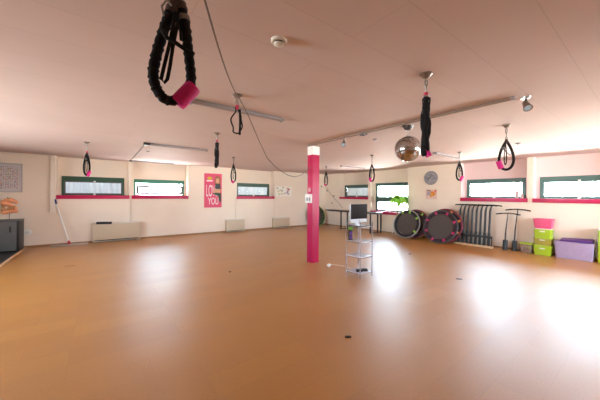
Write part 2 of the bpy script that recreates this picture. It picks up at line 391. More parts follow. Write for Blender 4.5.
def window(n, P, b, axis, green, style):
    """frame set in the bay, sash (fixed or tilted in), glass, handles, painted sill"""
    u0, u1, sz0, sz1, f0, f1, ft = b
    c = Vector(P((f0+f1)/2, D, sz1))
    w = thing('window_%d' % n, None, None, c); w['kind'] = 'structure'
    k = dict(parent=w, shift=c)
    j, hd = .055, style.get('head', .12)
    y0, y1 = D-.02, D+.07
    z1 = ft-hd
    fr = MB()
    fr.box(P(f0, y0, sz1), P(f0+j, y1, ft), .004); fr.box(P(f1-j, y0, sz1), P(f1, y1, ft), .004)
    fr.box(P(f0+j, y0, z1), P(f1-j, y1, ft), .004); fr.box(P(f0+j, y0, sz1), P(f1-j, y1, sz1+.03), .003)
    if 'transom' in style:
        t0, t1 = style['transom']; fr.box(P(f0+j, y0, t0), P(f1-j, y1, t1), .004)
    fr.build('frame', green, smooth=False, **k)
    MB().box(P(u0-.012, -.035, sz0), P(u1+.012, D-.001, sz1), .006).build('sill', M_magenta, **k)
    panes = [(sz1+.03, z1)] if 'transom' not in style else [(sz1+.03, style['transom'][0]), (style['transom'][1], z1)]
    for i, (a, bz) in enumerate(panes):
        q = .075 if style.get('tilt') else .032
        if style.get('tilt') and i == 0:
            a2 = a+.004; hh = (bz-a)-.06; tl = style['tilt']
            def R(u, d, z, tl=tl, a2=a2): return P(u, D-.03-d-math.sin(tl)*(z-a2), a2+math.cos(tl)*(z-a2))
            mb = MB(); g = MB()
            def slab(mm, ua, ub, za, zb, da, db):
                c8 = [(x, d, z) for x in (ua, ub) for d in (da, db) for z in (za, zb)]
                vs = [mm.bm.verts.new(R(*p)) for p in c8]
                for f in ((0, 1, 3, 2), (4, 6, 7, 5), (0, 4, 5, 1), (2, 3, 7, 6), (0, 2, 6, 4), (1, 5, 7, 3)): mm.bm.faces.new([vs[t] for t in f])
            ua, ub = f0+j+.004, f1-j-.004
            slab(mb, ua, ua+q, a2, a2+hh, 0, .03); slab(mb, ub-q, ub, a2, a2+hh, 0, .03)
            slab(mb, ua+q, ub-q, a2+hh-q, a2+hh, 0, .03); slab(mb, ua+q, ub-q, a2, a2+q, 0, .03)
            slab(g, ua+q, ub-q, a2+q, a2+hh-q, .012, .016)
            s = mb.build('sash', M_sash, smooth=False, **k)
            g.build('pane', M_glass, s, shift=c, smooth=False)
        else:
            ua, ub = f0+j, f1-j
            mb = MB(); mb.box(P(ua, D, a), P(ua+q, D+.04, bz)); mb.box(P(ub-q, D, a), P(ub, D+.04, bz))
            mb.box(P(ua+q, D, bz-q), P(ub-q, D+.04, bz)); mb.box(P(ua+q, D, a), P(ub-q, D+.04, a+q))
            s = mb.build('sash', style.get('sash', M_sash), smooth=False, **k)
            MB().box(P(ua+q, D+.018, a+q), P(ub-q, D+.022, bz-q)).build('pane', M_glass, s, shift=c, smooth=False)
    um = (f0+f1)/2
    hmb = MB(); hmb.box(P(um-.03, D-.05, sz1+.002), P(um+.03, D-.022, sz1+.05), .005); hmb.box(P(um-.008, D-.06, sz1+.04), P(um+.008, D-.035, sz1+.10), .004)
    hmb.build('handle', M_clip, **k)
    if style.get('catch'):
        MB().box(P(um-.025, D-.045, z1-.02), P(um+.025, D-.021, z1+.02), .004).build('catch', M_clip, **k)
    portal(P, f0+.03, f1-.03, sz1+.02, ft-.04, axis)
    return w
window(1, PA, BAY_A[0], 'A', M_darkgreen, dict(head=.14, catch=1))
window(2, PA, BAY_A[1], 'A', M_glaregreen, dict(head=.135, tilt=.30))
window(3, PA, BAY_A[2], 'A', M_darkgreen, dict(head=.12))
window(4, PB, BAY_B[0], 'B', M_teal, dict(head=.11))
window(5, PB, BAY_B[1], 'B', M_teal, dict(head=.10, transom=(1.235, 1.40), sash=M_teal))
window(6, PB, BAY_B[2], 'B', M_teal, dict(head=.10, sash=M_teal))
window(7, PB, BAY_B[3], 'B', M_teal, dict(head=.12, sash=M_teal, catch=1))
window(8, PB, BAY_B[4], 'B', M_teal, dict(head=.12, sash=M_teal))

for i, b in enumerate(FILL_BAY_C): window(9+i, PC, b, 'C', M_white, dict(head=.08, sash=M_white))  # added windows, never in view, only for fill light
for i, b in enumerate(FILL_BAY_D): window(14+i, PD, b, 'D', M_white, dict(head=.08, sash=M_white))  # same kind of added fill windows in the side wall

def curtain(P, u0, u1, z0, z1, m, label, seed, waves, sag):
    rnd = random.Random(seed); mb = MB(); nu, nz = 90, 14; G = []
    ph = [rnd.uniform(0, 6) for _ in range(4)]
    for i in range(nu+1):
        t = i/nu; u = u0+(u1-u0)*t; row = []
        for k in range(nz+1):
            s = k/nz
            top = z1-sag*math.sin(PI*t)*(.6+.4*math.sin(5*t+ph[2]))
            z = z0+(top-z0)*s
            d = D+.06+.018*math.sin(waves*t*2*PI+ph[0]+2.2*s*math.sin(3*t+ph[1]))*(.5+.5*t)+.008*math.sin(23*t+ph[3]+4*s)
            row.append(mb.bm.verts.new(P(u, d, z)))
        G.append(row)
    for i in range(nu):
        for k in range(nz): mb.bm.faces.new((G[i][k], G[i+1][k], G[i+1][k+1], G[i][k+1]))
    c = Vector(P((u0+u1)/2, D+.06, z0))
    return tag(mb.build('curtain', m, shift=c), label, 'curtain')
curtain(PA, -.83, .58, 1.43, 1.82, M_curtain, 'white gathered curtain behind the leftmost window, with close folds on its right half', 1, 9, .02)
curtain(PA, 4.52, 5.95, 1.43, 1.83, M_curtain2, 'grey crumpled curtain behind the window right of the pink poster', 5, 4, .01)
curtain(PB, 7.56, 8.94, 1.43, 1.84, M_curtain3, 'grey sagging curtain behind the small window above the computer screen', 9, 3, .04)

# ------------------------------------------------------------------ pillar
p = thing('pillar', 'magenta square pillar standing in the room with a white top', 'pillar', (3.745, 4.53, 0))
MB().box((-.095, -.09, 0), (.095, .09, 2.33), .004).build('shaft', M_magenta, p)
tag(MB().box((-.094, -.089, 2.33), (.094, .089, H), .003).build('top', M_white, p), 'white painted top')
sw = thing('light_switch', 'white light switch box on the left face of the magenta pillar', 'switch', (3.65, 4.55, 1.385))
MB().box((-.04, -.10, -.095), (0, .10, .095), .006).build('housing', M_white, sw)
for y in (-.06, .02): MB().box((-.05, y-.022, -.05), (-.04, y+.022, .02), .003).build('rocker', M_fixture, sw)
ss = thing('pillar_sign', 'small pale symbol sticker on the magenta pillar above the switch', 'sticker', (3.65, 4.54, 1.575))
MB().box((-.004, -.055, -.05), (0, .055, .05)).build('sheet', mat('rose_sticker', (.60, .10, .18, 1), .6), ss)
mb = MB(); mb.ring((-.005, 0, 0), .036, .005, 'X', 24, 6); mb.box((-.008, -.012, -.02), (-.004, .012, .02), .002); mb.build('symbol', M_wedge, ss)

# ------------------------------------------------------------------ ceiling fittings
def fluoro(x0, y, label, grp, L=1.22, m=M_diffuser):
    t = thing('ceiling_lamp', label, 'ceiling lamp', (x0+L/2, y, H), group=grp)
    MB().box((-L/2, -.05, -.018), (L/2, .05, 0), .004).build('housing', M_fixture, t)
    out = [(.046*math.cos(a), -.018-.024*math.sin(a)) for a in [PI*i/10 for i in range(11)]]
    MB().prism(out, -L/2+.02, L/2-.02, lambda u, v, s: (s, u, v)).build('diffuser', m, t)
    for s in (-1, 1): MB().box((s*(L/2-.02), -.05, -.046), (s*L/2, .05, -.016), .006).build('end_cap', M_fixture, t)
    return t
G_ = 'fluorescent lamps on the ceiling'
fluoro(.80, 3.12, 'long grey fluorescent ceiling lamp beside the hanging strap without a pink grip', G_)
fluoro(.80, 6.36, 'long fluorescent ceiling lamp with dark cable end, farther from the window of the linked two', G_)
fluoro(.78, 9.88, 'long fluorescent ceiling lamp close above the tilted green window', G_)
fluoro(6.75, 6.65, 'fluorescent ceiling lamp above the dark table, left of the mirror ball', G_)
fluoro(6.42, 3.22, 'fluorescent ceiling lamp over the trampolines at the right wall', G_)
cd = thing('ceiling_conduit', 'thin grey conduit along the ceiling linking two fluorescent lamps', 'conduit', (.765, 8.1, H))
MB().tube([(0, 1.75, -.012), (0, -1.74, -.012)], .011).build('pipe', M_gunmetal, cd)
MB().box((-.05, -1.83, -.05), (.06, -1.72, 0), .005).build('connector', M_blackpl, cd)
MB().box((-.035, 1.73, -.04), (.035, 1.82, 0), .005).build('connector', M_blackpl, cd)

r = thing('ceiling_rail', 'long narrow cable rail running along the ceiling from the pillar past the mirror ball', 'rail', (3.5, 2.7, H))
MB().box((-.022, -1.75, -.028), (.022, 1.73, 0), .003).build('duct', M_duct, r)
MB().box((-.024, -1.79, -.03), (.024, -1.75, 0), .003).build('end_cap', M_fixture, r)
t = thing('ceiling_junction', 'small dark box on the ceiling rail between the spotlight and mirror ball', 'junction box', (3.49, 2.93, H-.028))
MB().box((-.035, -.055, -.03), (.035, .055, 0), .005).build('casing', M_gunmetal, t)
MB().box((-.02, -.02, -.036), (.02, .02, -.03), .002).build('cover', M_blackpl, t)

sd = thing('ceiling_smoke_detector', 'round white smoke detector on the ceiling near the frame top', 'smoke detector', (.974, 1.558, H))
MB().lathe([(.001, 0), (.054, 0), (.055, -.010), (.050, -.016), (.001, -.016)], seg=32).build('base', M_radw, sd)
MB().lathe([(.034, -.015), (.034, -.030), (.012, -.030)], seg=24).build('vent_ring', M_blackpl, sd)
MB().lathe([(.036, -.026), (.035, -.033), (.022, -.040), (.008, -.042), (.001, -.042)], seg=24).build('dome', M_radw, sd)
for (x, y, lab) in ((6.572, 1.663, 'tiny grey ceiling sensor disc behind the pink gripped sling at right'), (.94, 7.49, 'tiny ceiling sensor disc between the two linked fluorescent lamps'), (4.1, 3.17, 'tiny ceiling sensor disc left of the mirror ball'), (3.0, 3.65, 'tiny ceiling sensor disc above the pillar')):
    if x == 3.0: continue
    t = thing('ceiling_sensor', lab, 'sensor', (x, y, H), group='small sensor discs on the ceiling')
    MB().lathe([(.001, 0), (.045, 0), (.045, -.012), (.001, -.012)], seg=20).build('base', M_fixture, t)
    MB().lathe([(.022, -.011), (.018, -.026), (.001, -.028)], seg=14).build('nozzle', M_gunmetal, t)

def spot(x, y, z, yaw, pitch, label, lens):
    t = thing('ceiling_spotlight', label, 'spotlight', (x, y, z), (0, 0, yaw), group='small adjustable ceiling spotlights')
    MB().lathe([(.001, 0), (.045, 0), (.042, -.014), (.012, -.02), (.001, -.02)]).build('mount', M_steel, t)
    MB().tube([(0, 0, -.015), (0, 0, -.055), (.012, 0, -.075)], .009).build('arm', M_gunmetal, t)
    R = Matrix.Translation((.012, 0, -.09)) @ Matrix.Rotation(pitch, 4, 'Y')
    hd = MB().lathe([(.016, .05), (.026, .045), (.03, .0), (.04, -.05), (.042, -.056), (.036, -.056), (.034, -.05)], M=R).build('head', M_plate, t)
    MB().lathe([(.001, -.047), (.033, -.047), (.033, -.052), (.001, -.055)], M=R).build('lens', lens, hd)
spot(3.612, .849, H, 3.75, -.7, 'silver spotlight with a pale blue lens on the ceiling, past the rail end', M_lens)
spot(3.62, 3.5, H, 3.7, -.8, 'small dark spotlight beside the ceiling rail near the pillar', M_lens)

# mirror ball
mb_ = thing('hanging_mirror_ball', 'mirrored disco ball hanging from a dark ceiling motor', 'disco ball', (3.72, 2.27, H))
MB().lathe([(.001, 0), (.085, 0), (.083, -.012), (.045, -.06), (.02, -.066), (.001, -.066)]).build('motor', M_gunmetal, mb_)
MB().tube([(0, 0, -.06), (0, 0, -.165)], .005).build('hanger', M_steel, mb_)
R_ = .19; zc = -.345
ball = MB()
rows = 30
for i in range(rows):
    a0, a1 = PI*i/rows, PI*(i+1)/rows
    n = max(6, int(round(2*PI*R_*math.sin((a0+a1)/2)/(PI*R_/rows))))
    for k in range(n):
        b0, b1 = 2*PI*k/n, 2*PI*(k+1)/n
        g = .06
        am, bm_ = (a0+a1)/2, (b0+b1)/2
        def pt(a, b): return Vector((R_*math.sin(a)*math.cos(b), R_*math.sin(a)*math.sin(b), zc+R_*math.cos(a)))
        q = [pt(am+(a-am)*(1-g), bm_+(b-bm_)*(1-g)) for a, b in ((a0, b0), (a1, b0), (a1, b1), (a0, b1))]
        j = Vector((random.uniform(-1, 1), random.uniform(-1, 1), random.uniform(-1, 1)))*.0026
        try:
            ball.bm.faces.new([ball.bm.verts.new(v+j) for v in q])
        except ValueError: pass
ball.build('mirror_tiles', M_mirror, mb_, smooth=False)
MB().ball((0, 0, zc), R_*.985, 40).build('core', M_gunmetal, mb_)
MB().lathe([(.03, zc+.184), (.03, zc+.198), (.006, zc+.20), (.006, zc+.192)]).build('cap', M_steel, mb_)

# ------------------------------------------------------------------ hanging bungee slings
def sling(x, y, rot, label, zt, zb, w, grip=None, gl=.10, rs=.018, strap=True, red=False, kind='loop', tag_=False, gr=.033, path=None):
    t = thing('hanging_bungee_sling', label, 'bungee sling', (x, y, H), (0, 0, rot), group='bungee slings hanging from the ceiling')
    MB().lathe([(.001, 0), (.054, 0), (.054, -.007), (.04, -.016), (.024, -.036), (.012, -.042), (.001, -.042)]).build('ceiling_plate', M_plate, t)
    # shackle and snap hook
    mb = MB()
    mb.ring((0, 0, -.045), .014, .0045, 'X', 20, 8)
    L = -(zt)-.055
    zz = -.055; n = max(1, int(round(L/.055))); st = L/n
    for i in range(n):
        c = zz-st/2; ax = 'Y' if i % 2 == 0 else 'X'
        pts = [(0, 0, 0)]*16
        pts = []
        for k in range(16):
            a = 2*PI*k/16; u = .011*math.cos(a); v = (st/2+.004)*math.sin(a)
            pts.append((u, 0, c+v) if ax == 'Y' else (0, u, c+v))
        mb.tube(pts, .0062, closed=True, seg=8); zz -= st
    mb.build('snap_hook', M_plate, t)
    if red: MB().ball((0, 0, zt+.035), .021, 14).build('stopper', M_pinkred, t)
    def P(s):
        x_ = w/2*math.sin(s)*((1-math.cos(s))/2)**.45*1.28
        return Vector((x_, .006*math.sin(s), zt+.005+(zb+.018-zt)*(1-math.cos(s))/2))
    if path:
        kp = [Vector((a*.88+.004, .004*math.sin(i), b*.97)) for i, (a, b) in enumerate(path)]; nk = len(kp)
        def P(q):
            u = q*(nk-1); i = min(int(u), nk-2); f = u-i
            p0, p1, p2, p3 = kp[max(i-1, 0)], kp[i], kp[i+1], kp[min(i+2, nk-1)]
            return .5*((2*p1)+(p2-p0)*f+(2*p0-5*p1+4*p2-p3)*f*f+(3*p1-p0-3*p2+p3)*f**3)
        pts = [P(i/119) for i in range(120)]
        rr = [rs*(1+.10*math.sin(i*1.9)+.06*math.sin(i*3.1))*(1.12 if i < 14 or i > 96 else 1) for i in range(120)]
        MB().tube(pts, rr, seg=12).build('sleeve', M_black, t)
        c = P(grip); tg = (P(grip+.01)-P(grip-.01)).normalized()
        MB().tube([c+tg*gl*(i/6-.5) for i in range(7)], [gr*.94]+[gr]*5+[gr*.94], seg=24).build('grip', M_pink, t)
        for a, b in ((.012, .075), (.92, .985)):
            MB().tube([P(a+(b-a)*i/6) for i in range(7)], [rs*(1.28+.08*math.sin(i*2)) for i in range(7)], seg=14).build('collar', M_leather, t)
        MB().tube([P(.875), P(.895)], rs*1.36, seg=14).build('care_band', M_webbing, t)
        MB().tube([(-.044, -.012, -.415), (-.050, -.02, -.385), (-.034, -.024, -.362), (-.018, -.02, -.375)], .004, seg=8).build('buckle_ring', M_plate, t)
        lp = [(-.008, -.42), (-.020, -.50), (-.034, -.57), (-.046, -.63), (-.050, -.652), (-.040, -.662), (-.030, -.648), (-.022, -.60), (-.012, -.52), (.002, -.44), (.002, -.40), (-.004, -.40)]
        MB().tube([(a, -.03, b) for a, b in lp], .0062, closed=True, seg=8, flat=.5).build('inner_strap', M_black, t)
        MB().tube([(-.048, -.022, -.47), (-.036, -.034, -.50), (-.004, -.038, -.515), (.03, -.032, -.53), (.05, -.02, -.545), (.056, -.012, -.525)], .0075, seg=8).build('buckle_strap', M_black, t)
        MB().tube([(-.004, -.03, -.42), (.012, -.036, -.47), (.014, -.034, -.50)], .005, seg=8).build('buckle_strap', M_black, t)
        strap = False
    elif kind == 'loop':
        N_ = 120; pts = [P(2*PI*i/N_) for i in range(N_)]
        rr = [rs*(1+.10*math.sin(i*1.9)+.05*math.sin(i*3.1)) for i in range(N_)]
        MB().tube(pts, rr, closed=True, seg=12).build('sleeve', M_black, t)
        if grip is not None:
            c = P(grip); tg = (P(grip+.02)-P(grip-.02)).normalized()
            e0, e1 = c-tg*gl/2, c+tg*gl/2
            ax = [e0+(e1-e0)*i/6 for i in range(7)]
            MB().tube(ax, [gr*.94]+[gr]*5+[gr*.94], seg=20).build('grip', M_pink, t)
        MB().tube([(0, 0, zt+.03), (0, 0, zt-.03)], [.017, .026], seg=12, flat=.8).build('collar', M_leather, t)
        if tag_: MB().tube([P(2*PI-.62), P(2*PI-.72)], .0235, seg=14).build('care_band', M_webbing, t)
    elif kind == 'folded':
        for k, (ox, oy) in enumerate(((-.016, 0), (.016, .008), (0, -.02))):
            pts = [(ox*(.5+.5*math.sin(PI*i/14))+.006*math.sin(i*.9+k), oy, zt+(zb-zt)*(i/14)*(1-.08*k)) for i in range(15)]
            MB().tube(pts, [rs*(1+.12*math.sin(i*2.1+k)) for i in range(15)], seg=12).build('sleeve', M_black, t)
        if grip is not None:
            MB().tube([(.0, .012, zb+.06), (.03, .012, zb-.005)], gr*.75, seg=16).build('grip', M_pink, t)
        MB().tube([(0, 0, zt+.03), (0, 0, zt-.04)], [.015, .032], seg=12).build('collar', M_webbing, t)
    elif kind == 'strap':
        N_ = 60; pts = []
        for i in range(N_):
            s = 2*PI*i/N_; q = P(s); q.x += .012*math.sin(5*s) if q.x < 0 else .004*math.sin(7*s)
            pts.append(q)
        MB().tube(pts, .0075, closed=True, seg=8).build('strap', M_black, t)
        MB().tube([(.03, .0, zt-.02), (.035, 0, (zt+zb)/2), (.03, 0, zb+.01)], .012, seg=8).build('tail', M_black, t)
        MB().tube([(0, 0, zt+.02), (0, 0, zt-.025)], .018, seg=12).build('collar', M_pinkred, t)
    if strap:
        a = zt-.03; l = (zb-zt)
        pts = []
        for i in range(40):
            s = 2*PI*i/40
            pts.append((-.010+.019*math.sin(s)*(.3+.7*(1-math.cos(s))/2), -.03-.004*math.cos(s), a+l*.72*(1-math.cos(s))/2))
        MB().tube(pts, .0065, closed=True, seg=8, flat=.5).build('inner_strap', M_black, t)
        pts = [(-w*.20, -.024, a+l*.18), (0, -.036, a+l*.30), (w*.26, -.026, a+l*.42), (w*.36, -.02, a+l*.36)]
        MB().tube(pts, .006, seg=8).build('buckle_strap', M_black, t)
        MB().box((-w*.22-.018, -.034, a+l*.12), (-w*.22+.012, -.014, a+l*.22), .004).build('buckle', M_gunmetal, t)
    return t
YAW = .641371
fc = lambda x, y: -math.atan2(x, y)      # local x axis square to the line towards the room's near corner
NEAR = [(-.008, -.352), (-.026, -.395), (-.046, -.445), (-.066, -.515), (-.084, -.59), (-.091, -.65), (-.078, -.700), (-.045, -.733), (.0, -.727), (.038, -.695), (.052, -.64), (.045, -.57), (.036, -.50), (.024, -.43), (.010, -.372), (.002, -.35)]
sling(.227, 1.078, fc(.227, 1.078), 'nearest bungee sling, largest black loop with pink grip and a grey band', -.355, -.735, .145, grip=.585, gl=.092, tag_=True, gr=.030, path=NEAR)
sling(1.16, 2.68, fc(1.16, 2.68)+.2, 'thin black strap hanging beside the long grey fluorescent lamp, without a pink grip', -.13, -.43, .11, kind='strap', strap=False)
sling(-.215, 7.0, fc(-.215, 7)+.3, 'bungee sling hanging in front of the leftmost window', -.24, -.70, .10, grip=PI-.55, gl=.11, red=True)
sling(1.605, 4.54, fc(1.6, 4.54)+.4, 'folded black bungee sling hanging in front of the pink poster', -.17, -.60, .07, kind='folded', grip=None, rs=.024, red=True)
sling(2.99, 7.12, fc(3, 7.1)+.3, 'bungee sling hanging between the pink poster and the third window', -.22, -.725, .13, grip=PI+.3, gl=.09)
sling(6.60, 7.26, fc(6.6, 7.26)+.2, 'smallest bungee sling, hanging just right of the pillar near the far corner', -.20, -.71, .12, grip=PI+.4, gl=.09)
sling(5.642, 4.453, fc(5.6, 4.45)-.3, 'bungee sling hanging above the computer screen', -.26, -.70, .12, grip=PI+.55, gl=.10)
sling(2.259, 1.213, fc(2.26, 1.213), 'folded black bungee sling hanging beside the mirror ball', -.21, -.71, .06, kind='folded', grip=PI, rs=.023, red=True)
sling(6.848, 2.845, fc(6.85, 2.85)+.3, 'bungee sling hanging above the stacked pink trampolines', -.26, -.69, .13, grip=PI-.6, gl=.12)
sling(4.797, 1.351, fc(4.8, 1.35), 'open bungee sling loop with pink grip hanging before the right wall windows', -.24, -.68, .17, grip=PI+.85, gl=.12, gr=.036)

# cord from the nearest sling hook over the strap hook, sagging to the pillar
pts = []
A0, A1, A2 = Vector((.29, 1.15, H-.05)), Vector((1.19, 2.66, H-.06)), Vector((3.645, 4.5, 1.99))
for i in range(13):
    t = i/12; q = A0.lerp(A1, t); q.z -= .10*math.sin(PI*t); pts.append(q)
prof = [(0, 2.47), (.057, 2.347), (.148, 2.123), (.234, 1.939), (.32, 1.862), (.412, 1.81), (.52, 1.775), (.62, 1.772), (.75, 1.83), (.873, 1.934), (1, 2.07)]
for t, z in prof[1:]:
    q = A1.lerp(A2, t); q.z = z; pts.append(q)
tag(MB().tube(pts, .0058, seg=8).build('thin_cord', M_cord), 'thin grey cord sagging from the ceiling hooks to the magenta pillar', 'cord')

# ------------------------------------------------------------------ left wall furniture
def heater(x0, x1, z0, z1, label, m):
    t = thing('convector_heater', label, 'heater', ((x0+x1)/2, YA-.075, 0), group='low convector heaters along the left wall')
    w = (x1-x0)/2
    MB().box((-w, -.065, z0), (w, .055, z1-.02), .008).build('casing', m, t)
    mb = MB(); n = 26
    for i in range(n):
        u = -w+.03+(2*w-.06)*i/(n-1); mb.box((u-.008, -.045, z1-.021), (u+.008, .035, z1-.004))
    mb.box((-w, -.065, z1-.024), (w, -.045, z1), .003); mb.box((-w, .035, z1-.024), (w, .055, z1), .003)
    mb.build('grille', M_radw, t)
    MB().box((-w+.02, -.045, z0-.028), (w-.02, .045, z0+.001)).build('intake', M_blackpl, t)
    for s in (-1, 1): MB().box((s*(w-.10), -.055, 0), (s*(w-.03), .05, z0-.02), .003).build('foot', m, t)
    return t
heater(-.16, 1.045, .075, .575, 'widest beige convector heater, below the first two windows', M_radiator)
heater(3.92, 4.665, .06, .50, 'beige convector heater below the pink poster and third window', M_radiator)
heater(6.02, 6.86, .07, .47, 'beige convector heater below the colourful paper by the pillar', M_radiator)
c = Vector((.11, 9.983, .590))
MB_ = MB().box((-.19, -.085, 0), (.19, .03, .028), .006); MB_.box((-.19, -.088, -.04), (.19, -.078, .02), .003)
o = MB_.build('towel', M_blackpl); o.location = c; o.rotation_euler = (0, math.radians(2), 0)
tag(o, 'dark folded cloth lying over the front edge of the widest heater', 'cloth')

# mop
c = Vector((-.67, 9.93, 0))
t = thing('floor_mop', 'wide flat mop with a white pole leaning on the left wall by the first window', 'mop', c)
MB().box((-.40, -.055, 0), (.40, .055, .035), .012).build('head', M_mopgrey, t)
MB().tube([(0, 0, .03), (-.03, .012, .13)], [.036, .024], seg=12).build('joint', M_redp, t)
MB().tube([(-.028, .01, .12), (-.30, .125, 1.16)], .016, seg=12).build('pole', M_white, t)
MB().tube([(-.30, .125, 1.16), (-.335, .138, 1.30)], [.024, .028], seg=12).build('grip', M_blue, t)

# picture
t = thing('framed_picture', 'silver framed print of many small coloured doodles on the left wall', 'picture', (-2.0, YA-.003, 1.855))
mb = MB()
for a, b in (((-.36, -.03, .345), (.36, 0, .375)), ((-.36, -.03, -.375), (.36, 0, -.345)), ((-.36, -.03, -.345), (-.335, 0, .345)), ((.335, -.03, -.345), (.36, 0, .345))): mb.box(a, b, .003)
mb.build('frame', M_silver, t)
MB().box((-.335, -.014, -.345), (.335, -.002, .345)).build('print', mat('print_paper', (.55, .51, .51, 1), .6, var=.04), t)
cols = [(.45, .10, .08), (.55, .25, .08), (.18, .22, .32), (.30, .30, .12), (.40, .36, .38), (.16, .13, .14), (.5, .2, .25)]
dm = [mat('doodle_ink_%d' % i, c+(1,), .7) for i, c in enumerate(cols)]
bins = [MB() for _ in cols]
for i in range(14):
    for k in range(14):
        u = -.28+.56*(i+.5)/14+random.uniform(-.008, .008); v = -.28+.58*(k+.5)/14+random.uniform(-.008, .008)
        s = random.uniform(.009, .019); n = random.choice((5, 6, 8))
        b = random.choice(bins)
        b.prism([(u+s*math.cos(2*PI*q/n+i)*random.uniform(.6, 1.2), v+s*math.sin(2*PI*q/n+i)*random.uniform(.6, 1.2)) for q in range(n)], -.016, -.013, lambda a, c_, d: (a, d, c_))
for b, m in zip(bins, dm): b.build('doodle_pattern', m, t, smooth=False)

# cabinet, mat and ornament
t = thing('cabinet', 'dark grey cabinet standing on the black mat below the framed picture', 'cabinet', (-1.85, 9.78, 0))
MB().box((-.26, -.27, .03), (.25, .27, .765), .01).build('body', M_blackpl, t)
fr = MB().box((-.25, -.288, .04), (.205, -.268, .75), .006).build('front_panel', M_cab, t)
MB().box((.085, -.298, .49), (.115, -.286, .64), .006).build('handle', M_blackpl, fr)
MB().box((-.265, -.28, .762), (.258, .275, .785), .006).build('top', M_cab, t)
for sx in (-.2, .2):
    for sy in (-.2, .2): MB().box((sx-.03, sy-.03, .012), (sx+.03, sy+.03, .032)).build('foot', M_rubber, t)
tag(MB().box((X0, 3.0, 0), (-1.60, YA-.02, .012), .003).build('floor_mat', M_rubber), 'black floor mat in the lower left corner under the grey cabinet', 'mat')
struct('trim_5', MB().box((-1.60, 3.0, 0), (-1.55, YA-.015, .016), .004), M_wood)
t = thing('ornament', 'peach and orange twisted ornament on a thin rod standing on the grey cabinet', 'ornament', (-1.80, 9.68, .785))
MB().lathe([(.001, 0), (.06, 0), (.06, .008), (.01, .014), (.001, .014)]).build('base', M_gunmetal, t)
MB().tube([(0, 0, .01), (0, 0, .2)], .006).build('rod', M_gunmetal, t)
def ribbon(n, f, r, fl, m): MB().tube([f(i/(n-1)) for i in range(n)], [r*(.35+.65*math.sin(PI*min(1, max(0, (i+.6)/(n+.2))))**.6) for i in range(n)], seg=14, flat=fl).build('fold', m, t)
ribbon(26, lambda s: (-.12+.27*s, -.03+.04*math.sin(3*s), .17+.055*math.sin(2.4*s)), .062, .8, M_peach)
ribbon(26, lambda s: (.125*math.cos(PI*(1.15*s+.05)), -.045, .27+.16*s+.05*math.sin(PI*s)), .055, .7, M_peach)
ribbon(26, lambda s: (-.15+.29*s, .02, .42+.07*math.sin(PI*s)), .058, .8, M_peach)
ribbon(22, lambda s: (.13-.26*s, -.075+.02*s, .30+.04*math.cos(4*s)), .030, .6, M_peach2)
ribbon(20, lambda s: (-.145+.05*math.sin(PI*s), -.03, .17+.30*s), .032, .7, M_peach2)
MB().tube([(-.01, 0, .47), (-.015, -.01, .54), (-.04, -.01, .575)], [.02, .014, .004]).build('sprig', M_twig, t)
MB().tube([(.0, 0, .48), (.03, -.01, .55)], [.014, .004]).build('sprig', M_twig, t)
t = thing('wall_socket', 'small round white wall fitting at the right side of the grey cabinet', 'wall fitting', (-1.545, YA-.003, .41))
R90 = Matrix.Rotation(PI/2, 4, 'X')
MB().lathe([(.001, 0), (.085, 0), (.08, .02), (.06, .025), (.001, .025)], M=R90).build('plate', M_white, t)
MB().lathe([(.045, .02), (.03, .024), (.001, .026)], c=(0, -.004, 0), M=R90).build('cover', M_radw, t)

# pink poster
t = thing('poster', 'pink poster with a woman and white lettering on the left wall', 'poster', (3.43, YA-.003, 1.61))
MB().box((-.33, -.012, -.64), (.33, 0, .64)).build('panel', M_postpink, t)
RW = lambda x, z, d=-.0135: Matrix.Translation((x, d, z)) @ Matrix.Rotation(PI/2, 4, 'X')
text_mesh('lettering', 'LOVE', .62, M_wedge, t, RW(-.27, -.215), .30)
text_mesh('lettering', 'YOU', .36, M_wedge, t, RW(-.19, -.52), .52)
def plate(name, outl, m, d0, d1): MB().prism(outl, d0, d1, lambda a, b, d: (a, d, b)).build(name, m, t, smooth=False)
ell = lambda cx, cz, rx, rz, n=20: [(cx+rx*math.cos(2*PI*i/n), cz+rz*math.sin(2*PI*i/n)) for i in range(n)]
plate('logo', ell(-.13, .46, .095, .055), M_yellow, -.016, -.012)
plate('logo', [(-.25, .34), (-.02, .34), (-.02, .385), (-.25, .385)], M_wedge, -.016, -.012)
plate('figure_hair', ell(.17, .36, .115, .20), M_hairp, -.0165, -.012)
plate('figure_face', ell(.165, .37, .065, .105), M_skin, -.018, -.0165)
plate('figure_top', [(.06, .06), (.29, .06), (.27, .26), (.08, .26)], M_blackpl, -.018, -.012)
plate('figure_waist', [(.08, -.08), (.26, -.08), (.29, .06), (.06, .06)], M_skin, -.018, -.012)
plate('figure_legs', [(.03, -.14), (.20, -.22), (.24, -.42), (.31, -.42), (.31, -.12), (.26, -.08), (.08, -.08), (-.02, -.10)], M_postgreen, -.019, -.012)
plate('figure_arm', [(-.02, -.04), (.09, .10), (.11, .06), (.02, -.09)], M_skin, -.019, -.012)

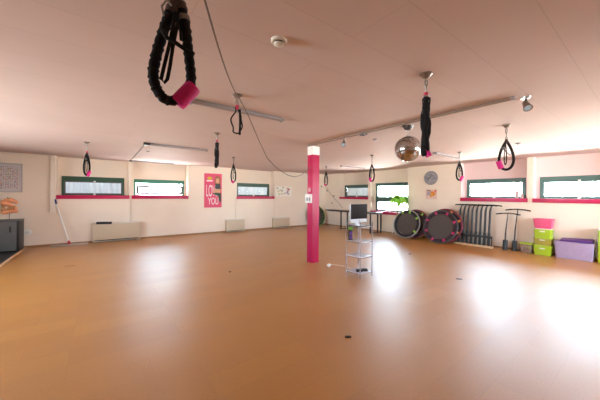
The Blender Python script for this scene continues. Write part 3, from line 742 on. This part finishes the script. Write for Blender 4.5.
# colourful paper
t = thing('wall_chart', 'white paper with colourful scribbles on the left wall behind the pillar', 'poster', (6.63, YA-.003, 1.62))
MB().box((-.44, -.006, -.22), (.44, 0, .22)).build('sheet', mat('chart_paper', (.84, .80, .72, 1), .7, var=.05), t)
rr = random.Random(3)
for m_, spots in ((mat('chart_green', (.58, .58, .34, 1), .7), [(-.3, 0), (-.2, .06), (-.12, -.1), (-.26, -.12)]), (mat('chart_red', (.5, .14, .12, 1), .7), [(.20, .13), (.26, .10)]), (mat('chart_purple', (.36, .22, .34, 1), .7), [(.17, -.04), (.23, -.11), (.2, .03)]), (mat('chart_grey', (.50, .46, .38, 1), .7), [(-.05, .17), (-.1, .03), (.05, -.08), (-.35, .14)])):
    mb = MB()
    for (u, v) in spots:
        n = 9; s = .05
        mb.prism([(u+s*1.4*math.cos(2*PI*q/n)*rr.uniform(.5, 1.2), v+s*math.sin(2*PI*q/n)*rr.uniform(.5, 1.1)) for q in range(n)], -.009, -.005, lambda a, b, d: (a, d, b))
    mb.build('drawing', m_, t, smooth=False)

# knobs on the far corner walls and a thin line of rope
for loc, lab in (((8.86, YA-.02, 1.90), 'dark peg high on the wall in the far corner'), ((XB-.02, 9.98, 1.69), 'dark peg second from the top in the far corner'), ((XB-.02, 9.48, 1.44), 'dark peg nearest the small curtained window'), ((XB-.02, 9.62, 1.08), 'lowest dark peg on the far corner wall')):
    o = MB().ball((0, 0, 0), .032, 14, (1, 1, 1)).build('wall_peg', M_leather); o.location = loc
    tag(o, lab, 'peg', 'dark pegs on the far corner wall')
tag(MB().tube([(XB-.012, 10.05, 1.86), (XB-.014, 9.6, 1.42), (XB-.012, 9.15, 1.08), (XB-.012, 8.89, .88)], .008).build('thin_cord', M_cord), 'thin cord running diagonally down the wall in the far corner', 'cord')  # cord lies along the wall surface, it does not hang free

# ------------------------------------------------------------------ trampolines
def trampoline(loc, yaw, lean, R, tab, tabs2, label, rim=M_gunmetal, angs=None):
    t = thing('trampoline', label, 'trampoline', loc, (0, 0, 0), 'round fitness trampolines leaning on the walls')
    t.rotation_mode = 'XYZ'; t.rotation_euler = (0, lean, yaw)
    cz = R+.02
    MB().ring((0, 0, cz), R, .02, 'X', 64, 10).build('rim', rim, t)
    # thin dished mat
    X90 = Matrix.Rotation(PI/2, 4, 'Y')
    MB().lathe([(.001, -.012), (R*.75, -.010), (R*.765, 0), (R*.75, .010), (.001, .012)], c=(0, 0, cz), seg=56, M=X90).build('jumping_mat', M_matgrey, t)
    pad = MB()
    for (ri, ro, x0, x1) in ((R*.785, R*.955, -.014, .014),):
        n = 56
        rings = [[pad.bm.verts.new((x, r*math.cos(2*PI*k/n), cz+r*math.sin(2*PI*k/n))) for k in range(n)] for r, x in ((ri, x0), (ro, x0), (ro, x1), (ri, x1))]
        for q in range(4):
            A, B = rings[q], rings[(q+1) % 4]
            for k in range(n): pad.bm.faces.new((A[k], A[(k+1) % n], B[(k+1) % n], B[k]))
    pad.build('edge_pad', M_pad, t)
    mb = MB()
    for k in range(30):
        a = 2*PI*k/30
        mb.tube([(0, R*.42*math.cos(a), cz+R*.42*math.sin(a)) if False else (-.016, R*.72*math.cos(a), cz+R*.72*math.sin(a)), (-.016, R*.96*math.cos(a), cz+R*.96*math.sin(a))], .006, seg=6)
    mb.build('bungee_cords', tabs2, t)
    for a in (angs or [2*PI*(k+.5)/8 for k in range(8)]):
        M = Matrix.Translation((-.02, 0, cz)) @ Matrix.Rotation(a, 4, 'X') @ Matrix.Translation((0, R*.87, 0))
        MB().box((-.006, -.045, -.036), (.006, .045, .036), .004, M).build('badge', tab, t)
    for k in range(6):
        a = 2*PI*k/6
        MB().tube([(.0, R*math.cos(a), cz+R*math.sin(a)), (.05, R*math.cos(a), cz+R*math.sin(a))], .018, seg=10).build('leg_socket', rim, t)
    return t
LE = math.radians(15)
M_redrim = mat('dark_red_rim', (.22, .03, .05, 1), .5)
M_cordred = mat('dull_magenta_cord', (.10, .016, .032, 1), .7)
M_greyrim = mat('light_rim', (.36, .36, .36, 1), .4, metal=.5)
trampoline((8.46, 5.28, .0), 0, LE, .485, M_lime, M_pad, 'trampoline with lime badges, front one of the left stack by the plant', M_greyrim, [1.1, 1.75, 2.6, 3.75])
trampoline((8.65, 5.10, .0), 0, LE, .49, M_lime, M_cordred, 'trampoline with a dark red rim tucked behind the lime badged one', M_redrim, [2.2, 3.4])
trampoline((8.36, 4.08, .0), 0, LE, .51, M_magtab, M_cordred, 'trampoline with magenta badges, front one of the right stack', M_gunmetal)
trampoline((8.51, 4.04, .0), 0, LE, .53, M_orangetab, M_cordred, 'trampoline with orange badges in the middle of the right stack', M_redrim)
trampoline((8.66, 4.05, .0), 0, LE, .475, M_magtab, M_cordred, 'trampoline at the back of the right stack against the wall', M_redrim)
tc_ = trampoline((8.36, 9.72, .0), PI/2, LE, .50, M_pad, M_lime, 'trampoline leaning alone in the far corner behind the pillar', mat('lime_rim', (.16, .30, .06, 1), .5))

# ------------------------------------------------------------------ handlebars
def tbar(loc, yaw, pole_pts, half, droop, label, grp, sleeve_r, sleeve_h, pr=.028, clamps=()):
    t = thing('trampoline_handlebar', label, 'handlebar', loc, (0, 0, yaw), grp)
    MB().tube(pole_pts, [pr]*(len(pole_pts)-2)+[pr*.68, pr*.42], seg=12).build('pole', M_barsteel, t)
    e = Vector(pole_pts[-1]); n = 13
    pts = [e+Vector((0, half*(2*i/(n-1)-1), .012-droop*(2*i/(n-1)-1)**2)) for i in range(n)]
    MB().tube(pts, .015, seg=10).build('crossbar', M_blackpl, t)
    for s in (0, 1):
        q = pts[:4] if s == 0 else pts[-4:]
        MB().tube(q, .0165, seg=10).build('grip', M_black, t)
    a, b = Vector(pole_pts[0]), Vector(pole_pts[1]); d = (b-a).normalized()
    MB().tube([a, a+d*sleeve_h], sleeve_r, seg=14).build('foot_sleeve', M_blackpl, t)
    for z in clamps:
        q = a+d*z; MB().tube([q+Vector((-.03, 0, 0)), q+Vector((.03, 0, 0))], .014, seg=8).build('clamp_knob', M_blackpl, t)
    return t
ords = ['leftmost', 'second', 'third', 'fourth', 'fifth', 'sixth', 'seventh', 'rightmost']
for i in range(8):
    y = 3.70-.113*i
    lab = 'dark trampoline handlebar standing in the wooden rack, %s of the eight' % ords[i] + ('' if i in (0, 7) else ' counted from the trampolines')
    tbar((8.90, y, .054), -.365, [(0, 0, 0), (.03, 0, .55), (.055, 0, .98), (.085, 0, 1.08), (.14, 0, 1.145)], .27, .02, lab, 'handlebars in the rack', .037, .36, clamps=(.52,) if i in (6, 7) else ())
t = thing('handlebar_rack', 'low pale wooden rack with a black crossbar holding eight handlebars', 'rack', (8.905, 3.30, 0))
MB().box((-.12, -.50, 0), (.10, .50, .048), .005).build('base_plank', M_wood, t)
MB().box((-.080, -.50, .27), (-.048, .50, .335), .004).build('crossbar', M_blackpl, t)
for y in (-.485, .485): MB().box((-.074, y-.012, .045), (-.052, y+.012, .30), .003).build('upright', M_blackpl, t)
tbar((8.88, 2.52, .003), 0, [(0, 0, 0), (.07, 0, .5), (.13, -.03, .985)], .275, .035, 'shorter lone handlebar leaning on the wall right of the rack', 'loose handlebars beside the rack', .055, .27, pr=.024, clamps=(.45,))
tbar((8.93, 2.33, .003), 0, [(0, 0, 0), (.09, 0, .55), (.185, -.03, 1.10)], .275, .035, 'taller lone handlebar leaning on the wall nearest the lime boxes', 'loose handlebars beside the rack', .055, .27, pr=.024)

# ------------------------------------------------------------------ storage boxes
def tapered(w, d, h, tp, th, hollow=True):
    """open-topped tub: outer and inner shells"""
    mb = MB()
    def loop(w_, d_, z, r=.02):
        out = []
        for cx, cy, a0 in ((w_/2-r, d_/2-r, 0), (-w_/2+r, d_/2-r, PI/2), (-w_/2+r, -d_/2+r, PI), (w_/2-r, -d_/2+r, 1.5*PI)):
            for k in range(5): a = a0+PI/2*k/4; out.append(mb.bm.verts.new((cx+r*math.cos(a), cy+r*math.sin(a), z)))
        return out
    L = [loop(w*tp, d*tp, 0), loop(w, d, h-.012), loop(w+.012, d+.012, h-.012), loop(w+.012, d+.012, h), loop(w-2*th, d-2*th, h), loop(w*tp-2*th, d*tp-2*th, th)]
    for A, B in zip(L, L[1:]):
        n = len(A)
        for k in range(n): mb.bm.faces.new((A[k], A[(k+1) % n], B[(k+1) % n], B[k]))
    mb.bm.faces.new(L[0][::-1]); mb.bm.faces.new(L[-1])
    return mb
def bin_(loc, w, d, h, m, mlid, label, cat='storage box', grp=None, lid=True, tp=.92, name='storage_box', clips=True, yaw=0, lh=.022):
    t = thing(name, label, cat, loc, (0, 0, yaw), grp)       # w along y, d along x
    tapered(d, w, h-(lh if lid else 0), tp, .004).build('tub', m, t)
    if lid:
        mb = MB(); mb.box((-d/2-.004, -w/2-.004, h-lh), (d/2+.004, w/2+.004, h-.005), .006); mb.box((-d/2+.03, -w/2+.03, h-.008), (d/2-.03, w/2-.03, h), .003)
        mb.build('lid', mlid, t)
    if clips: MB().box((-d/2-.016, -.05, h*.62), (-d/2-.002, .05, h*.74), .005).build('label_plate', M_clip, t)
    return t
g = 'storage boxes in the stack'
SX = 9.005
bin_((SX, 1.745, 0), .345, .27, .245, M_limebin, M_limebin, 'lime green storage box at the bottom of the stack', grp=g, lh=.03)
bin_((SX, 1.745, .245), .335, .27, .195, M_olivebin, M_limebin, 'olive see-through storage box second from the bottom of the stack', grp=g, lh=.03)
bin_((SX, 1.745, .44), .335, .27, .225, M_limebin, M_trim, 'lime green storage box third from the bottom under the pink one', grp=g)
bin_((SX+.005, 1.745, .665), .36, .28, .245, M_pinkbin, M_pinkbin, 'pink storage box on top of the stack', grp=g, tp=.86, clips=False)
# basket of odds and ends
t = thing('storage_tub', 'small see-through tub of red cloths with a lime rim beside the box stack', 'tub', (8.95, 2.065, 0))
tapered(.215, .245, .235, .88, .004).build('tub', clear_plastic('smoky_clear_plastic', (.42, .30, .20, 1), .35), t)
MB().tube([(-.11, -.125, .24), (.11, -.125, .24), (.11, .125, .24), (-.11, .125, .24)], .018, closed=True, seg=8).build('rim', M_limebin, t)
rr = random.Random(4)
for k, m_ in enumerate((M_redmix, M_redmix, M_limebin, M_radw)):
    o = MB().ball((0, 0, 0), .045, 14, (1, 1.08, .9)).build('cloth_bundle', m_)
    o.location = (8.94+.02*(k % 2), 2.065+(-.05, .05, -.05, .05)[k], (.055, .055, .135, .135)[k])
    tag(o, ('red cloth bundle on the right in the see-through tub', 'red cloth bundle on the left in the see-through tub', 'lime cloth bundle on top in the see-through tub', 'pale cloth bundle at the back of the wire basket')[k], 'cloth', 'cloth bundles in the see-through tub')
o = MB().box((-.05, -.055, 0), (.05, .055, .035), .01).build('floor_block', M_blackpl); o.location = (9.03, 2.27, 0)
tag(o, 'small black block on the floor between the handlebars and the basket', 'block')
# clear tub with purple things
t = bin_((8.995, 1.19, 0), .66, .30, .40, M_lav, M_purple, 'large clear lavender storage box on the floor at far right', lid=False, tp=.92, clips=False)
for s in (-1, 1): MB().box((-.05, s*.33, .33), (.05, s*.343, .36), .006).build('handle', M_clip, t)
for k, (y, h_) in enumerate(((-.155, .36), (.14, .33))):
    o = MB().box((-.105, -.135, 0), (.105, .135, h_), .02).build('foam_block', M_purple); o.location = (8.995, 1.19+y, .012)
    tag(o, ('purple foam block inside the clear box, at its right end', 'purple foam block inside the clear box, at its left end')[k], 'foam block', 'purple foam blocks in the clear box')
o = MB().box((-.125, -.28, -.012), (.125, .28, .012), .006); o.box((-.11, -.26, .01), (.11, .26, .03), .006)
o = o.build('lid', M_purple, t); o.location = (.02, -.03, .432); o.rotation_euler = (math.radians(-3.5), math.radians(-10), 0)
tag(o, 'opaque purple lid')
t = thing('foam_mat', 'lime green mat standing upright at the right picture edge', 'mat', (9.0, .80, 0))
MB().box((-.13, -.10, 0), (.13, .01, .74), .012).build('pad', M_limebin, t)
MB().box((-.134, -.104, .72), (.134, .014, .75), .006).build('edge_band', M_clip, t)

# ------------------------------------------------------------------ table along the right wall
t = thing('table', 'long narrow dark table behind the computer stand along the right wall', 'table', (8.62, 7.85, 0))
MB().box((-.22, -1.42, .775), (.22, 1.42, .81), .005).build('tabletop', M_darkwood, t)
MB().box((-.17, -1.36, .745), (.17, 1.36, .775), .003).build('apron', M_blackpl, t)
for (y, x) in ((.47, -.16), (.40, .16), (-1.12, -.16), (-1.22, .16), (-1.36, .17)):
    MB().box((x-.022, y-.022, .012), (x+.022, y+.022, .746), .004).build('leg', M_blackpl, t)
for y in (.435, -1.17): MB().box((-.21, y-.075, 0), (.20, y+.075, .013), .004).build('foot', M_blackpl, t)

# ------------------------------------------------------------------ plant on a white stand
t = thing('plant_stand', 'white splay-legged plant stand half hidden behind the lime badged trampoline', 'plant stand', (8.93, 5.93, 0))
MB().lathe([(.001, .36), (.12, .36), (.12, .385), (.001, .385)]).build('top', M_white, t)
for k in range(3):
    a = 2*PI*k/3+PI*.5
    MB().tube([(.07*math.cos(a), .07*math.sin(a), .36), (.15*math.cos(a), .15*math.sin(a), .008)], [.018, .014], seg=10).build('leg', M_white, t)
t = thing('potted_plant', 'bright green palm-like plant in front of the tall window beside the trampolines', 'plant', (8.93, 5.93, .385))
MB().lathe([(.001, 0), (.075, 0), (.10, .15), (.108, .15), (.108, .17), (.095, .17), (.09, .145), (.001, .145)]).build('pot', M_pot, t)
MB().lathe([(.001, .14), (.091, .14), (.091, .15), (.001, .152)]).build('soil', M_soil, t)
crown = Vector((-.03, -.15, .88))
MB().tube([(0, 0, .14), (.01, -.05, .4), (-.01, -.11, .65), crown], [.028, .025, .024, .022], seg=10).build('trunk', M_trunk, t)
rr = random.Random(12)
for k in range(22):
    a = 2*PI*k/22+rr.uniform(-.2, .2); Lf = rr.uniform(.28, .46); rise = rr.uniform(.10, .36); mb = MB(); n = 11
    base = crown+Vector((0, 0, rr.uniform(-.05, .04)))
    side = Vector((-math.sin(a), math.cos(a), 0)); rows = []
    for i in range(n):
        s = i/(n-1)
        c = base+Vector((math.cos(a)*Lf*s, math.sin(a)*Lf*s, rise*math.sin(PI*.75*s)*1.0-.30*s*s))
        c.x = min(c.x, .20)
        w_ = .070*math.sin(PI*min(1, .06+s*.94))**.7+.001
        rows.append([mb.bm.verts.new(c-side*w_+Vector((0, 0, .012))), mb.bm.verts.new(c), mb.bm.verts.new(c+side*w_+Vector((0, 0, .012)))])
    for A, B in zip(rows, rows[1:]):
        mb.bm.faces.new((A[0], A[1], B[1], B[0])); mb.bm.faces.new((A[1], A[2], B[2], B[1]))
    lf = mb.build('leaf', M_leaf, t)

# things on the sills
def bottle(loc, r, h, label, m):
    t = thing('bottle', label, 'bottle', loc, group='small containers on the right wall sills')
    MB().lathe([(.001, 0), (r, 0), (r, h*.72), (r*.5, h*.84), (r*.45, h*.88), (.001, h*.88)], seg=18).build('body', m, t)
    MB().lathe([(r*.55, h*.86), (r*.55, h), (.001, h)], seg=14).build('cap', M_white, t)
M_pale = mat('pale_bottle', (.52, .44, .42, 1), .5)
bottle((9.27, 2.36, 1.415), .045, .24, 'pale bottle on the sill above the lone handlebars, left of the pair', M_pale)
bottle((9.26, 2.245, 1.415), .035, .15, 'small pale bottle on the sill at the window corner, right of the pair', M_radw)
bottle((9.22, 6.29, .83), .03, .15, 'small pinkish bottle on the low sill behind the plant', mat('pink_bottle', (.6, .3, .32, 1), .5))

# clock and small print
t = thing('wall_clock', 'round grey patterned disc clock on the right wall', 'clock', (XB-.003, 4.72, 2.085))
RY = Matrix.Rotation(-PI/2, 4, 'Y')
MB().lathe([(.001, 0), (.235, 0), (.235, .02), (.222, .03), (.216, .02), (.001, .02)], seg=48, M=RY).build('dial', mat('patterned_grey', (.30, .29, .31, 1), .5, var=.75, scale=14), t)
MB().tube([(-.028, 0, 0), (-.028, -.03, .12)], .006, seg=8).build('hand', M_blackpl, t)
MB().tube([(-.028, 0, 0), (-.028, .16, -.04)], .005, seg=8).build('hand', M_blackpl, t)
MB().ring((-.018, 0, 0), .228, .008, 'X', 48, 8).build('rim', M_gunmetal, t)
t = thing('art_print', 'small abstract print with orange and pink blotches below the clock', 'picture', (XB-.003, 4.70, 1.525))
MB().box((-.008, -.19, -.165), (0, .19, .165)).build('sheet', mat('print_pinkish', (.70, .48, .40, 1), .6, var=.05), t)
for nm, m_, pts in (('heart_blotch', mat('blotch_orange', (.62, .20, .03, 1), .6), [(-.10, -.06), (.03, -.10), (.06, .0), (.0, .09), (-.08, .10), (-.14, .03)]), ('blotch', mat('blotch_rose', (.62, .16, .14, 1), .6), [(-.17, .04), (-.10, .10), (-.13, .15), (-.18, .15)]), ('blotch', mat('blotch_lilac', (.42, .34, .40, 1), .6), [(.02, -.02), (.16, -.06), (.15, .09), (.03, .07)]), ('blotch', mat('blotch_dark', (.16, .13, .15, 1), .6), [(.0, .08), (.15, .12), (.14, .155), (.02, .12)]), ('blotch', mat('blotch_yellow', (.62, .42, .06, 1), .6), [(-.05, -.05), (.02, -.05), (.01, .03), (-.04, .04)])):
    MB().prism(pts, -.011 if nm == 'blotch' else -.0095, -.007, lambda a, b, d: (d, a, b)).build(nm, m_, t, smooth=False)

# ------------------------------------------------------------------ computer stand
cx, cy, s_ = 3.81, 3.28, .162
t = thing('shelf_tower', 'slim chrome shelf tower with glass shelves standing by the pillar', 'shelf', (cx, cy, 0))
for sx in (-1, 1):
    for sy in (-1, 1):
        MB().tube([(sx*s_, sy*s_, 0), (sx*s_, sy*s_, .975)], .0095, seg=12).build('leg', M_chrome, t)
for z in (.075, .36, .63, .905):
    MB().box((-s_+.004, -s_+.004, z), (s_-.004, s_-.004, z+.009), .002).build('shelf', M_blackglass if z > .9 else M_shelfglass, t)
    MB().tube([(-s_, -s_, z-.008), (s_, -s_, z-.008), (s_, s_, z-.008), (-s_, s_, z-.008)], .006, closed=True, seg=8).build('shelf_rail', M_chrome, t)
mo = thing('computer_monitor', 'silver flat computer with dark screen standing on the shelf tower', 'computer', (3.765, 3.26, .9155), (0, 0, -.05))
MB().box((-.10, -.08, 0), (.10, .09, .010), .004).build('base', M_alu, mo)
MB().box((-.05, .035, .008), (.05, .055, .17), .004).build('stand', M_alu, mo)
MB().box((-.208, -.012, .055), (.208, .030, .385), .007).build('housing', M_alu, mo)
MB().box((-.207, -.0155, .118), (.207, -.008, .384), .001).build('screen', M_screen, mo)
MB().lathe([(.001, 0), (.012, 0), (.001, .002)], c=(0, -.013, .085), seg=12, M=Matrix.Rotation(PI/2, 4, 'X')).build('chin_mark', M_gunmetal, mo)
sp = thing('speaker', 'small black speaker with two purple cones and a green top on the shelf tower', 'speaker', (3.69, 3.385, .6405), (0, 0, -.55))
MB().box((-.035, -.03, 0), (.035, .03, .19), .006).build('cabinet', M_blackpl, sp)
for z in (.05, .125): MB().lathe([(.001, .0), (.027, .0), (.029, .006), (.02, .003), (.001, .001)], c=(0, -.03, z), seg=20, M=Matrix.Rotation(PI/2, 4, 'X')).build('cone', M_purple, sp)
MB().box((-.034, -.029, .19), (.034, .029, .235), .01).build('top', M_leaf, sp)
for k, (x, y, lab) in enumerate(((3.745, 3.225, 'black device box on the bottom shelf of the tower, left of the pair'), (3.86, 3.20, 'black device box on the bottom shelf of the tower, right of the pair'))):
    o = MB().box((-.052, -.035, 0), (.052, .035, .045), .006).build('device_box', M_blackpl); o.location = (x, y, .0855); o.rotation_euler = (0, 0, -.6)
    tag(o, lab, 'device', 'device boxes on the shelf tower')
pa = thing('power_adapter', 'white power adapter lying on the floor left of the shelf tower', 'adapter', (3.80, 4.08, 0), (0, 0, .5))
MB().box((-.06, -.03, 0), (.06, .03, .035), .008).build('body', M_white, pa)
MB().tube([(.05, 0, .012), (.12, -.08, .006), (.10, -.30, .006), (-.05, -.48, .006), (-.16, -.60, .006)], .005, seg=8).build('cable', M_whitecable, pa)

# small things on the floor
def bit(loc, a, dims, m, label, rz=0, cat='clip'):
    o = MB().box((-dims[0]/2, -dims[1]/2, 0), (dims[0]/2, dims[1]/2, dims[2]), min(dims)*.25).build('floor_clip', m); o.location = loc; o.rotation_euler = (0, 0, rz)
    tag(o, label, cat)
bit((2.051, 1.905, 0), 0, (.062, .026, .010), M_blackpl, 'small black clip lying on the open floor in front', -.5)
bit((5.073, 2.101, 0), 0, (.09, .05, .008), M_gunmetal, 'small grey clip on the floor in the bright window reflection', -.9)
bit((-.47, 7.067, 0), 0, (.16, .05, .004), M_skirt, 'brown sliver lying on the floor in front of the mop', 0, 'sliver')
bit((1.972, 4.823, 0), 0, (.035, .035, .010), M_blackpl, 'tiny dark clip on the floor in the middle left of the room', .3)
bit((6.247, 3.735, 0), 0, (.07, .05, .010), M_gunmetal, 'small dark clip on the floor before the trampolines', .3)

# ------------------------------------------------------------------ daylight and camera
w = bpy.data.worlds.new('sky'); S.world = w; w.use_nodes = True
nt = w.node_tree; N = nt.nodes.new; L = nt.links.new
bg = nt.nodes['Background']
tcw = N('ShaderNodeTexCoord'); sp_ = N('ShaderNodeSeparateXYZ'); L(tcw.outputs['Generated'], sp_.inputs[0])
cr = N('ShaderNodeValToRGB')
mrw = N('ShaderNodeMapRange'); mrw.inputs[1].default_value = -1; mrw.inputs[2].default_value = 1; L(sp_.outputs['Z'], mrw.inputs[0]); L(mrw.outputs[0], cr.inputs[0])
e = cr.color_ramp.elements
e[0].position = .40; e[0].color = (1.35, 1.30, 1.22, 1)
e[1].position = .60; e[1].color = (.60, .79, 1.0, 1)
L(cr.outputs[0], bg.inputs[0])
bg.inputs[1].default_value = 48.0

cam = bpy.data.cameras.new('camera'); co = bpy.data.objects.new('camera', cam); COL.objects.link(co)
F_, ROLL, HY = 268.197, -.00729543, 195.417
cam.sensor_fit = 'HORIZONTAL'; cam.sensor_width = 36; cam.lens = F_/600*36
cam.shift_y = -(200-HY)/600; cam.clip_start = .02
co.matrix_world = Matrix.Translation((0, 0, 1.45)) @ Matrix.Rotation(-YAW, 4, 'Z') @ Matrix.Rotation(PI/2, 4, 'X') @ Matrix.Rotation(-ROLL, 4, 'Z')
S.camera = co
S.view_settings.view_transform = 'Standard'; S.view_settings.look = 'None'
S.view_settings.exposure = .40; S.view_settings.gamma = 1; S.view_settings.use_curve_mapping = False
S.cycles.diffuse_bounces = 7; S.cycles.max_bounces = 14; S.cycles.transparent_max_bounces = 12
S.cycles.caustics_reflective = False
S.cycles.sample_clamp_indirect = 12
